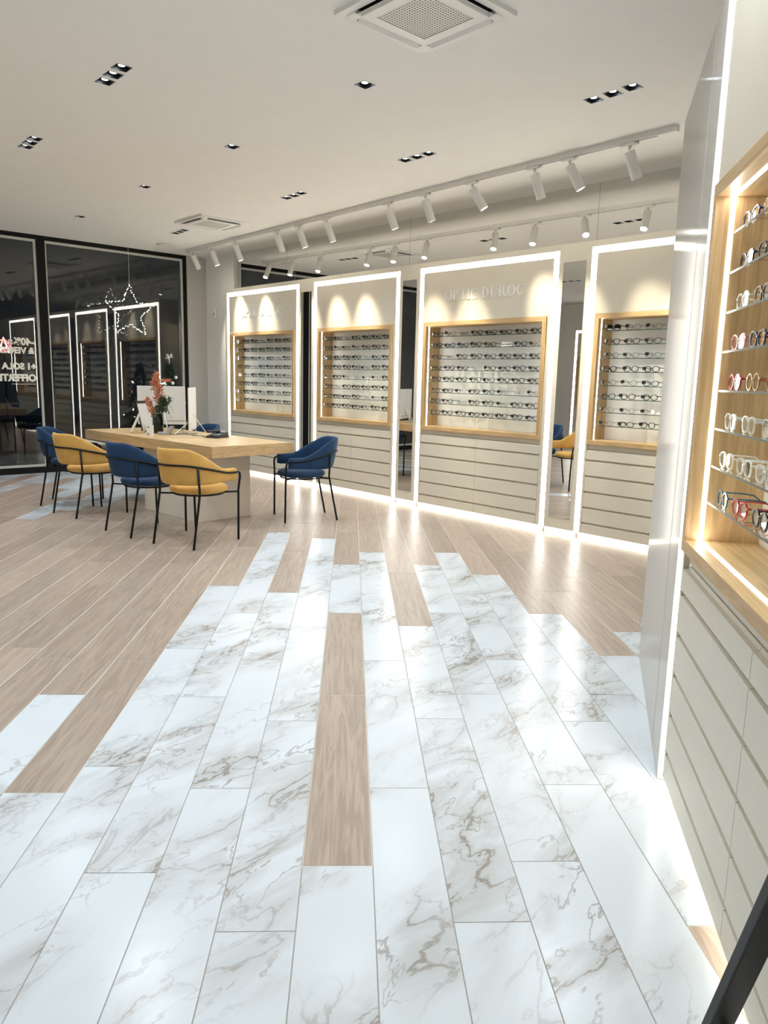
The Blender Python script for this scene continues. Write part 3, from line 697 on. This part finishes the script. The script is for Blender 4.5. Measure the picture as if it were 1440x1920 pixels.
# track: straight rail, slightly askew to the wall
TA, TB = W(-10.12, 5.45), W(-2.70, 5.125); tv = (TB-TA); tl = tv.length; trz = math.atan2(tv.y, tv.x)
tr_ = empty('ceiling_track', (TA.x, TA.y, H), trz, 'long white ceiling track carrying the spotlights', 'track light rail')
boxp('rail', 'white_metal', tr_, 0, tl-.14, -.018, .018, -.040, 0); boxp('end_feed', 'white_plastic', tr_, tl-.139, tl, -.019, .019, -.042, 0); boxp('slot', 'shadow_gap', tr_, .02, tl-.15, -.007, .007, -.0415, -.0402)
SPOTS = [(-9.927, 26, 8), (-9.374, 22, 25), (-8.739, 22, 22), (-7.737, 21, 10), (-7.276, 22, 25), (-6.741, 22, 20), (-5.712, 22, 25), (-5.187, 22, 20), (-4.593, 34, 45), (-3.915, 26, 12), (-3.579, 30, 45), (-3.064, 24, 25)]
mb = MB(); mb.box(-.075, .045, -.016, .016, -.062, -.041, bevel=.003); mb.tube([(0, 0, -.062), (0, 0, -.085)], .011, 10); mb.tube([(.045, 0, -.052), (.07, 0, -.052)], .009, 8); ADAP = mb.mesh('white_plastic', 'adapter')
mb = MB(); mb.lathe([(.036, .020), (.038, .015), (.038, -.172), (.036, -.176), (.033, -.176), (.031, -.160), (.0, -.160)], 28); BODY = mb.mesh('white_metal', 'body')
mb = MB(); mb.lathe([(.029, -.163), (.029, -.1715)], 24); FACE = mb.mesh('lamp_face', 'lamp_lens')
mb = MB(); mb.tube([(0, -.046, .012), (0, -.046, -.03)], .006, 8); mb.tube([(0, -.046, .012), (0, 0, .032)], .006, 8); YOKE = mb.mesh('white_metal', 'yoke')
for i, (ts, th, ph) in enumerate(SPOTS):
    f = (ts+10.12)/(10.12-2.70); P = TA+tv*f
    r = empty('track_spotlight', (P.x, P.y, H), trz, 'white cylinder track spotlight, %s from the window end' % (ORD+['tenth', 'eleventh', 'twelfth'])[i], 'spotlight', 'white track spotlights')
    part('adapter', ADAP, r)
    d = Vector((math.sin(R(th))*math.sin(R(ph)), math.sin(R(th))*math.cos(R(ph)), -math.cos(R(th))))     # room frame (t, n, z)
    dw = Matrix.Rotation(PSI-trz, 3, 'Z') @ d
    qt = (-dw).to_track_quat('Z', 'Y')
    h_ = empty('head', (0, 0, 0)); h_.parent = r; h_.location = Vector((0, 0, -.095)) + dw*.022; h_.rotation_mode = 'QUATERNION'; h_.rotation_quaternion = qt
    b_ = part('body', BODY, r, h_.location); b_.rotation_mode = 'QUATERNION'; b_.rotation_quaternion = qt
    f_ = part('lamp_lens', FACE, b_)
    lm = aim_lamp(r, TRACK_W, WARM, 38, 1.0, h_.location + dw*.185, .025); lm.rotation_mode = 'QUATERNION'; lm.rotation_quaternion = qt
    bpy.data.objects.remove(h_)
# motion sensor on the pillar
ms = empty('motion_sensor', W(-10.30, 6.018, 2.28), PSI, 'small white motion sensor on the white pillar', 'sensor')
boxp('case', 'white_plastic', ms, -.035, .035, -.05, 0, -.075, .075, bevel=.012); m = MB(); m.ball((0, -.048, -.02), .022, 2, (1, .5, 1.3)); m.build('sensor_window', 'grey_plastic', ms)

# ------------------------------------------------------------------ desk
DB, DA = Vector((-1.20, 6.57, 0)), Vector((-2.89, 8.35, 0)); de = (DB-DA).normalized(); DRZ = math.atan2(de.y, de.x)
desk = empty('consultation_desk', DA, DRZ, 'long oak-topped desk on a cream pedestal with chairs around', 'desk')
boxp('tabletop', 'oak_top', desk, 0, 2.455, 0, .90, .650, .750, bevel=.002)
boxp('pedestal', 'desk_panel', desk, 1.02, 2.00, .13, .73, 0, .650, bevel=.002)
def dl(x, y, z=.75): return Vector((DA.x, DA.y, 0)) + Matrix.Rotation(DRZ, 3, 'Z') @ Vector((x, y, z))
def dk(wx, wy): # world -> desk local
    return Matrix.Rotation(-DRZ, 3, 'Z') @ (Vector((wx, wy, 0))-DA)

# ------------------------------------------------------------------ chairs (local +y = facing)
def plan(s):
    """s in [-1,1]: arm front (-x) .. back centre .. arm front (+x)"""
    a = abs(s); sg_ = 1 if s >= 0 else -1
    if a < .62:
        th = a/.62*R(90); return Vector((sg_*.240*math.sin(th), -.02-.245*math.cos(th), 0)), Vector((sg_*math.sin(th), -math.cos(th), 0)).normalized()
    k = (a-.62)/.38; return Vector((sg_*(.240+.002*k), -.02+.235*k, 0)), Vector((sg_, 0, 0))
def sstep(x): x = max(0, min(1, x)); return x*x*(3-2*x)
def ztop(s): return .615+.178*(1-sstep((abs(s)-.22)/.58))
def zbot(s): return .500+.010*sstep((abs(s)-.3)/.6)
def lean(s, z): return -.20*(z-.50)*max(0, math.cos(min(abs(s)/.62, 1)*R(90)))
def shell_mesh(mt):
    m = MB(); bm = m.bm; K = 44; rings = []
    for i in range(K+1):
        s = -1+2*i/K; p, nr = plan(s); zt, zb = ztop(s), zbot(s); endf = min(1.0, (1-abs(s))/.05); endf = math.sqrt(max(0, 1-(1-endf)**2))*.85+.15
        th = .019; ring = []
        hz = (zt-zb)/2; zc = (zt+zb)/2; hz *= (.80+.20*endf)
        for q in range(16):
            a = 2*PI*q/16; e = 4.5
            cx = math.copysign(abs(math.cos(a))**(2/2.2), math.cos(a)); cz = math.copysign(abs(math.sin(a))**(2/e), math.sin(a))
            z = zc+hz*cz; o = nr*(th*cx*(.35+.65*endf))
            ring.append(bm.verts.new((p.x+o.x, p.y+o.y+lean(s, z), z)))
        rings.append(ring)
    for A, B in zip(rings, rings[1:]):
        for q in range(16):
            f = bm.faces.new((A[q], A[(q+1) % 16], B[(q+1) % 16], B[q])); f.smooth = True
    bm.faces.new(rings[0]); bm.faces.new(rings[-1][::-1])
    return m.mesh(mt, 'backrest')
def seat_mesh(mt):
    m = MB(); m.lathe([(.14, .415), (.205, .417), (.232, .428), (.240, .446), (.234, .464), (.205, .477), (.13, .484), (.0, .487)], 36)
    for v in m.bm.verts: v.co.y = v.co.y*.97 + .03; v.co.x *= 1.0
    return m.mesh(mt, 'seat')
def rail_pt(s):
    p, nr = plan(s); z = .580+.082*(1-sstep((abs(s)-.15)/.75)); q = p+nr*.024; return Vector((q.x, q.y+lean(s, z), z))
mb = MB(); pts = [rail_pt(-1+2*i/40) for i in range(41)]
mb.tube(pts, .0085, 8); RAIL = mb.mesh('black_metal', 'back_rail')
LEGS = []
for s in (-1, 1):
    q = rail_pt(s); mb = MB(); mb.tube([q, (q.x, q.y+.018, q.z-.012), (q.x-s*.004, q.y+.026, q.z-.045), (s*.245, .240, .43), (s*.236, .245, 0)], .0095, 8); LEGS.append(mb.mesh('black_metal', 'leg'))
    q = rail_pt(s*.36); mb = MB(); mb.tube([q, (q.x*1.02, q.y+.012, .43), (s*.215, -.275, 0)], .0095, 8); LEGS.append(mb.mesh('black_metal', 'leg'))
mb = MB(); ring = [(.205*math.cos(2*PI*i/32), .03+.20*math.sin(2*PI*i/32), .408) for i in range(32)]; mb.tube(ring, .008, 6, closed=True)
for s in (-1, 1):
    mb.tube([(s*.245, .238, .412), (s*.15, .16, .408)], .008, 6); q = rail_pt(s*.36); mb.tube([(q.x*1.02, q.y+.006, .410), (s*.13, -.12, .408)], .008, 6)
SEATF = mb.mesh('black_metal', 'seat_frame')
SH = {k: (shell_mesh(k), seat_mesh(k)) for k in ('blue_velvet', 'yellow_velvet')}
def chair(x, y, heading, mt, label):
    r = empty('upholstered_armchair', (x, y, 0), -heading, label, 'chair', 'velvet chairs around the desk')
    part('backrest', SH[mt][0], r); part('seat', SH[mt][1], r); part('back_rail', RAIL, r); part('seat_frame', SEATF, r)
    for l in LEGS: part('leg', l, r)
chair(-1.265, 6.190, R(31), 'yellow_velvet', 'mustard velvet armchair nearest the free end of the desk')
chair(-1.785, 6.60, R(45), 'blue_velvet', 'blue velvet armchair between the two mustard armchairs')
chair(-2.545, 7.43, R(42), 'yellow_velvet', 'mustard velvet armchair between two blue armchairs')
chair(-2.92, 8.01, R(84), 'blue_velvet', 'blue velvet armchair at the window end of the desk')
chair(-.45, 7.335, R(-108), 'blue_velvet', 'lone blue velvet armchair before the unlettered cabinet')
chair(-1.84, 8.84, R(230), 'blue_velvet', 'blue velvet armchair across the desk behind the screens')

# ------------------------------------------------------------------ things on the desk
def on_desk(name, wx, wy, rz, label, cat): return empty(name, (wx, wy, .75), rz, label, cat)
mon = on_desk('computer_monitor', -2.10, 8.52, R(12), 'large white-backed monitor behind the flower vase', 'monitor')      # back faces camera (local -y)
boxp('display_shell', 'white_plastic', mon, -.255, .255, -.012, .0, .060, .480, bevel=.004); boxp('screen', 'black_plastic', mon, -.245, .245, .0005, .008, .085, .472)
m = MB(); m.box(-.25, .25, -.0135, -.0122, .095, .105); m.build('back_seam', 'grey_plastic', mon)
m = MB(); m.tube([(-.06, -.10, .006), (-.02, -.012, .20)], .010, 8); m.tube([(.06, -.10, .006), (.02, -.012, .20)], .010, 8); m.tube([(0, .12, .006), (0, -.004, .16)], .009, 8); m.build('stand', 'white_metal', mon)
m2 = on_desk('computer_monitor', -1.685, 8.10, R(93), 'white monitor seen edge-on beside the vase, triangular wire stand', 'monitor')
boxp('display_shell', 'white_plastic', m2, -.24, .24, -.012, .0, .035, .480, bevel=.004); boxp('screen', 'black_plastic', m2, -.23, .23, .0005, .008, .06, .47)
m = MB(); m.tube([(-.34, -.13, .006), (-.34, .13, .006), (-.20, .0, .13)], .005, 8, closed=True); m.tube([(.10, -.13, .006), (.0, -.012, .20)], .005, 8); m.tube([(.10, .12, .006), (.0, .0, .20)], .005, 8); m.build('wire_stand', 'white_metal', m2)
fr = on_desk('picture_stand', -2.16, 8.17, R(62), 'black-framed leaning desk display with a white sheet', 'picture stand')
fr.rotation_euler = (R(-14), 0, R(62)); fr.location.z = .7535
m = MB(); m.strip_ring([(-.10, .0), (.10, .0), (.10, .33), (-.10, .33)], [(-.092, .008), (.092, .008), (.092, .305), (-.092, .305)], 'y', -.012, .0); m.build('frame', 'black_plastic', fr); boxp('sheet', 'card', fr, -.092, .092, -.007, -.003, .008, .305)
m = MB(); m.tube([(0, .002, .24), (0, .075, .018)], .006, 6); m.build('prop_leg', 'black_plastic', fr)
ws = on_desk('angled_stand', -2.27, 7.96, R(10), 'white slanted tablet stand on a small wooden base', 'stand')
boxp('base', 'oak_x', ws, -.02, .12, -.05, .05, 0, .018, bevel=.003); m = MB(); m.prism([(-.03, .0), (-.005, .0), (.085, .20), (.068, .205)], 'y', -.045, .045); m.build('arm', 'white_metal', ws)
cdx = on_desk('counter_card', -2.01, 7.66, R(14), 'small white standing card with black print before the vase', 'card')
boxp('sheet', 'card', cdx, -.035, .035, -.004, .0, .0, .105); boxp('foot', 'acrylic', cdx, -.035, .035, .0, .03, 0, .004)
for z, w_ in ((.090, .018), (.083, .026), (.024, .02), (.016, .02), (.008, .014)): boxp('printed_line', 'print_black', cdx, -.028, -.028+w_, -.005, -.0042, z-.0025, z+.0015)
va = on_desk('flower_vase', -2.02, 8.02, 0, 'dark green glass vase holding orange plumes and foliage', 'vase')
m = MB(); m.lathe([(.050, .0), (.055, .004), (.056, .20), (.052, .20), (.050, .012), (.0, .012)], 28); m.build('glass_body', 'vase_glass', va)
m = MB(); m.lathe([(.0, .013), (.047, .013), (.047, .09), (.0, .09)], 20); m.build('water', 'leaf', va)
fr2 = random.Random(3)
def plume(nm, base, tip, rad, cnt, mt, size):
    m = MB(); b0, t0 = Vector(base), Vector(tip)
    for i in range(cnt):
        f = fr2.random()**.8; c_ = b0.lerp(t0, f); rr = rad*(1-f*.75)*math.sqrt(fr2.random()); a = fr2.uniform(0, 2*PI)
        c_ = c_+Vector((rr*math.cos(a), rr*math.sin(a), fr2.uniform(-.01, .01)))
        s = size*fr2.uniform(.6, 1.3); d = Vector((fr2.uniform(-1, 1), fr2.uniform(-1, 1), fr2.uniform(0, 1.4))).normalized(); u = d.orthogonal().normalized(); v = d.cross(u)
        tp = m.bm.verts.new(c_+d*s*1.8); bs = [m.bm.verts.new(c_+(u*math.cos(k*2.094)+v*math.sin(k*2.094))*s*.4) for k in range(3)]
        for k in range(3): m.bm.faces.new((bs[k], bs[(k+1) % 3], tp))
        m.bm.faces.new(bs[::-1])
    return m.build(nm, mt, va)
RV = Vector((.96, -.28, 0)).normalized()                      # picture-wise right, as a world direction at the vase
def vp(r, z, dpt=0): q = RV*r; return (q.x, q.y+dpt, z)
m = MB(); tips = [(-.005, .62), (.035, .60), (-.03, .50), (.01, .46), (-.085, .36), (-.06, .30), (.10, .40), (.16, .42), (.06, .33)]
for r_, z_ in tips: m.tube([vp(r_*.1, .02), vp(r_*.35, .2), vp(r_, z_*.9)], .0025, 5)
m.build('stems', 'stem_green', va)
plume('plume', vp(-.03, .42), vp(.0, .62), .07, 170, 'plume', .016); plume('plume', vp(.02, .54), vp(.15, .54), .04, 90, 'plume', .014); plume('plume', vp(.02, .32), vp(.03, .48), .09, 190, 'plume', .016)
plume('plume', vp(-.05, .20), vp(-.12, .36), .06, 170, 'plume', .016); plume('plume', vp(-.03, .15), vp(-.07, .22), .035, 50, 'plume', .016)
plume('foliage', vp(.03, .20), vp(.07, .36), .09, 170, 'leaf', .026); plume('foliage', vp(.06, .26), vp(.15, .36), .03, 40, 'leaf', .02)
m = MB()
for k in range(14):
    r_ = fr2.uniform(.06, .20); z_ = fr2.uniform(.14, .38); m.tube([vp(.01, .21), vp(r_*.6, .30+.03*fr2.random()), vp(r_, z_)], [.002, .0018, .001], 4)
m.build('tendrils', 'leaf', va)
ph = on_desk('desk_telephone', -1.335, 7.58, R(-30), 'black desk telephone with handset beside the wire stand', 'telephone')
m = MB(); m.prism([(-.08, 0), (.10, 0), (.10, .055), (-.08, .018)], 'x', -.07, .07); m.build('base', 'black_plastic', ph); m = MB(); m.box(-.062, -.024, -.085, .095, .05, .072, bevel=.008); m.build('handset', 'black_plastic', ph); boxp('keypad', 'grey_plastic', ph, -.01, .055, -.05, .02, .028, .036)
kb = on_desk('barcode_scanner', -1.90, 7.84, R(-25), 'grey handheld scanner lying by the vase', 'scanner')
m = MB(); m.box(-.09, .02, -.02, .02, .0, .026, bevel=.008); m.prism([(.0, .004), (.045, .004), (.10, .085), (.065, .09)], 'y', -.018, .018); m.build('body', 'grey_plastic', kb)
ms_ = on_desk('computer_mouse', -1.37, 8.05, R(20), 'pale rounded mouse on the desk behind the telephone', 'mouse'); m = MB(); m.ball((0, 0, .0), .055, 3, (1.35, .75, .6))
bmesh.ops.bisect_plane(m.bm, geom=m.bm.verts[:]+m.bm.edges[:]+m.bm.faces[:], plane_co=(0, 0, 0.001), plane_no=(0, 0, -1), clear_outer=True)
m.build('shell', 'white_plastic', ms_)
for i, (pts, lb) in enumerate([([(-1.95, 7.95), (-1.82, 7.85), (-1.74, 8.0), (-1.66, 7.86), (-1.60, 7.95)], 'black cable coiled between vase and wire stand'), ([(-1.62, 7.75), (-1.5, 7.72), (-1.47, 7.62), (-1.40, 7.64)], 'black cable running to the telephone')]):
    m = MB(); P_ = [Vector((x, y, .754)) for x, y in pts]; sm = []
    for q in range(len(P_)-1):
        for f in range(6): sm.append(P_[q].lerp(P_[q+1], f/6)+Vector((.012*math.sin(q*3+f), .012*math.cos(q*2+f*1.3), 0)))
    m.tube(sm, .0035, 6); m.build('cable', 'black_plastic', None, label=lb, cat='cable')

# ------------------------------------------------------------------ christmas star and tree by the window
st = empty('hanging_star', W(-10.33, 4.68, 2.20), PSI, 'wire star wound with fairy lights hanging before the window', 'star ornament')
pts = []
for i in range(10):
    a = PI/2+i*PI/5; r_ = .365 if i % 2 == 0 else .165; pts.append(Vector((0, -r_*math.cos(a), r_*math.sin(a))))
m = MB(); m.tube(pts, .0022, 5, closed=True); m.build('wire_frame', 'grey_plastic', st)
m = MB(); m.tube([(0, 0, .365), (0, 0, H-2.20)], .0018, 5); m.build('cord', 'white_plastic', st)
m = MB()
for i in range(10):
    a, b = pts[i], pts[(i+1) % 10]
    for k in range(8):
        q = a.lerp(b, (k+.5)/8); m.ball(q+Vector((rnd.uniform(-.01, .01), rnd.uniform(-.013, .013), rnd.uniform(-.013, .013))), rnd.uniform(.003, .0055), 1)
o = m.build('fairy_lights', 'fairy', st); o['kind'] = 'stuff'
tr = empty('christmas_tree', W(-10.16, 5.16, 0), PSI, 'dark christmas tree with white baubles between desk and window', 'tree')
m = MB(); m.tube([(0, 0, 0), (0, 0, 1.45)], [.03, .008], 8); m.lathe([(.17, 0), (.17, .02), (.05, .04), (.04, .12)], 20); m.build('trunk', 'bark', tr)
m = MB(); tg = random.Random(11); bm = m.bm
for i in range(620):
    f = tg.random()**1.25; z = .16+f*1.38; rmax = .40*(1-f)+.03; a = tg.uniform(0, 2*PI); d = Vector((math.cos(a), math.sin(a), tg.uniform(-.25, .10))); L_ = rmax*tg.uniform(.72, 1.05)
    p0 = Vector((0, 0, z)); p1 = p0+d*L_
    for k in range(16):
        g = .35+.65*k/15; c_ = p0.lerp(p1, g)+Vector((0, 0, -.05*g*g)); ax = (d+Vector((tg.uniform(-1, 1), tg.uniform(-1, 1), tg.uniform(-.7, .9)))).normalized(); u = ax.orthogonal().normalized()*.0035; e_ = ax*.045
        bm.faces.new((bm.verts.new(c_-u), bm.verts.new(c_+u), bm.verts.new(c_+e_)))
o = m.build('foliage', 'needle_green', tr); o['kind'] = 'stuff'
sd = tg
for i in range(34):
    f = sd.random(); z = .22+f*1.2; rr = .40*(1-(z-.16)/1.38)+.02; a = sd.uniform(0, 2*PI); big = i < 16
    m = MB(); m.ball((rr*math.cos(a), rr*math.sin(a), z), sd.uniform(.022, .03) if big else .010, 2); m.build('bauble', ('bauble_pink' if i % 4 == 1 else 'bauble_white') if big else 'fairy', tr)
m = MB()
for k in range(26):
    d = Vector((sd.uniform(-1, 1), sd.uniform(-1, 1), sd.uniform(-1, 1))).normalized(); m.tube([(0, 0, 1.60), Vector((0, 0, 1.60))+d*.065], [.005, .001], 4)
m.tube([(0, 0, 1.44), (0, 0, 1.6)], .005, 5); m.build('topper', 'bauble_white', tr)

# ------------------------------------------------------------------ easel leg in the foreground
ea = empty('display_easel', (.74, 1.30, 0), 0, 'black metal easel leg leaning before the foreground drawers', 'easel')
def bar(m, a, b, w_, d_):
    a, b = Vector(a), Vector(b); z = (b-a).normalized(); x = Vector((.97, -.22, 0)); x = (x-z*x.dot(z)).normalized(); y = z.cross(x); L_ = (b-a).length
    q = MB(); q.box(-w_/2, w_/2, -d_/2, d_/2, 0, L_, bevel=.003); T = Matrix((( x.x, y.x, z.x, a.x), (x.y, y.y, z.y, a.y), (x.z, y.z, z.z, a.z), (0, 0, 0, 1)))
    bmesh.ops.transform(q.bm, matrix=T, verts=q.bm.verts); bmesh.ops.recalc_face_normals(q.bm, faces=q.bm.faces); me = bpy.data.meshes.new('t'); q.bm.to_mesh(me); q.bm.free(); m.bm.from_mesh(me); bpy.data.meshes.remove(me)
ap = (-.065, -.53, 1.31)
for ft in ((0, 0, 0), (-.10, -.98, 0), (-.27, -.52, 0)):
    m = MB(); bar(m, ft, ap, .042, .030); m.build('leg', 'black_metal', ea)
m = MB(); m.tube([(.0, -.06, .14), (-.085, -.92, .14)], .008, 8); m.build('cross_brace', 'black_metal', ea)
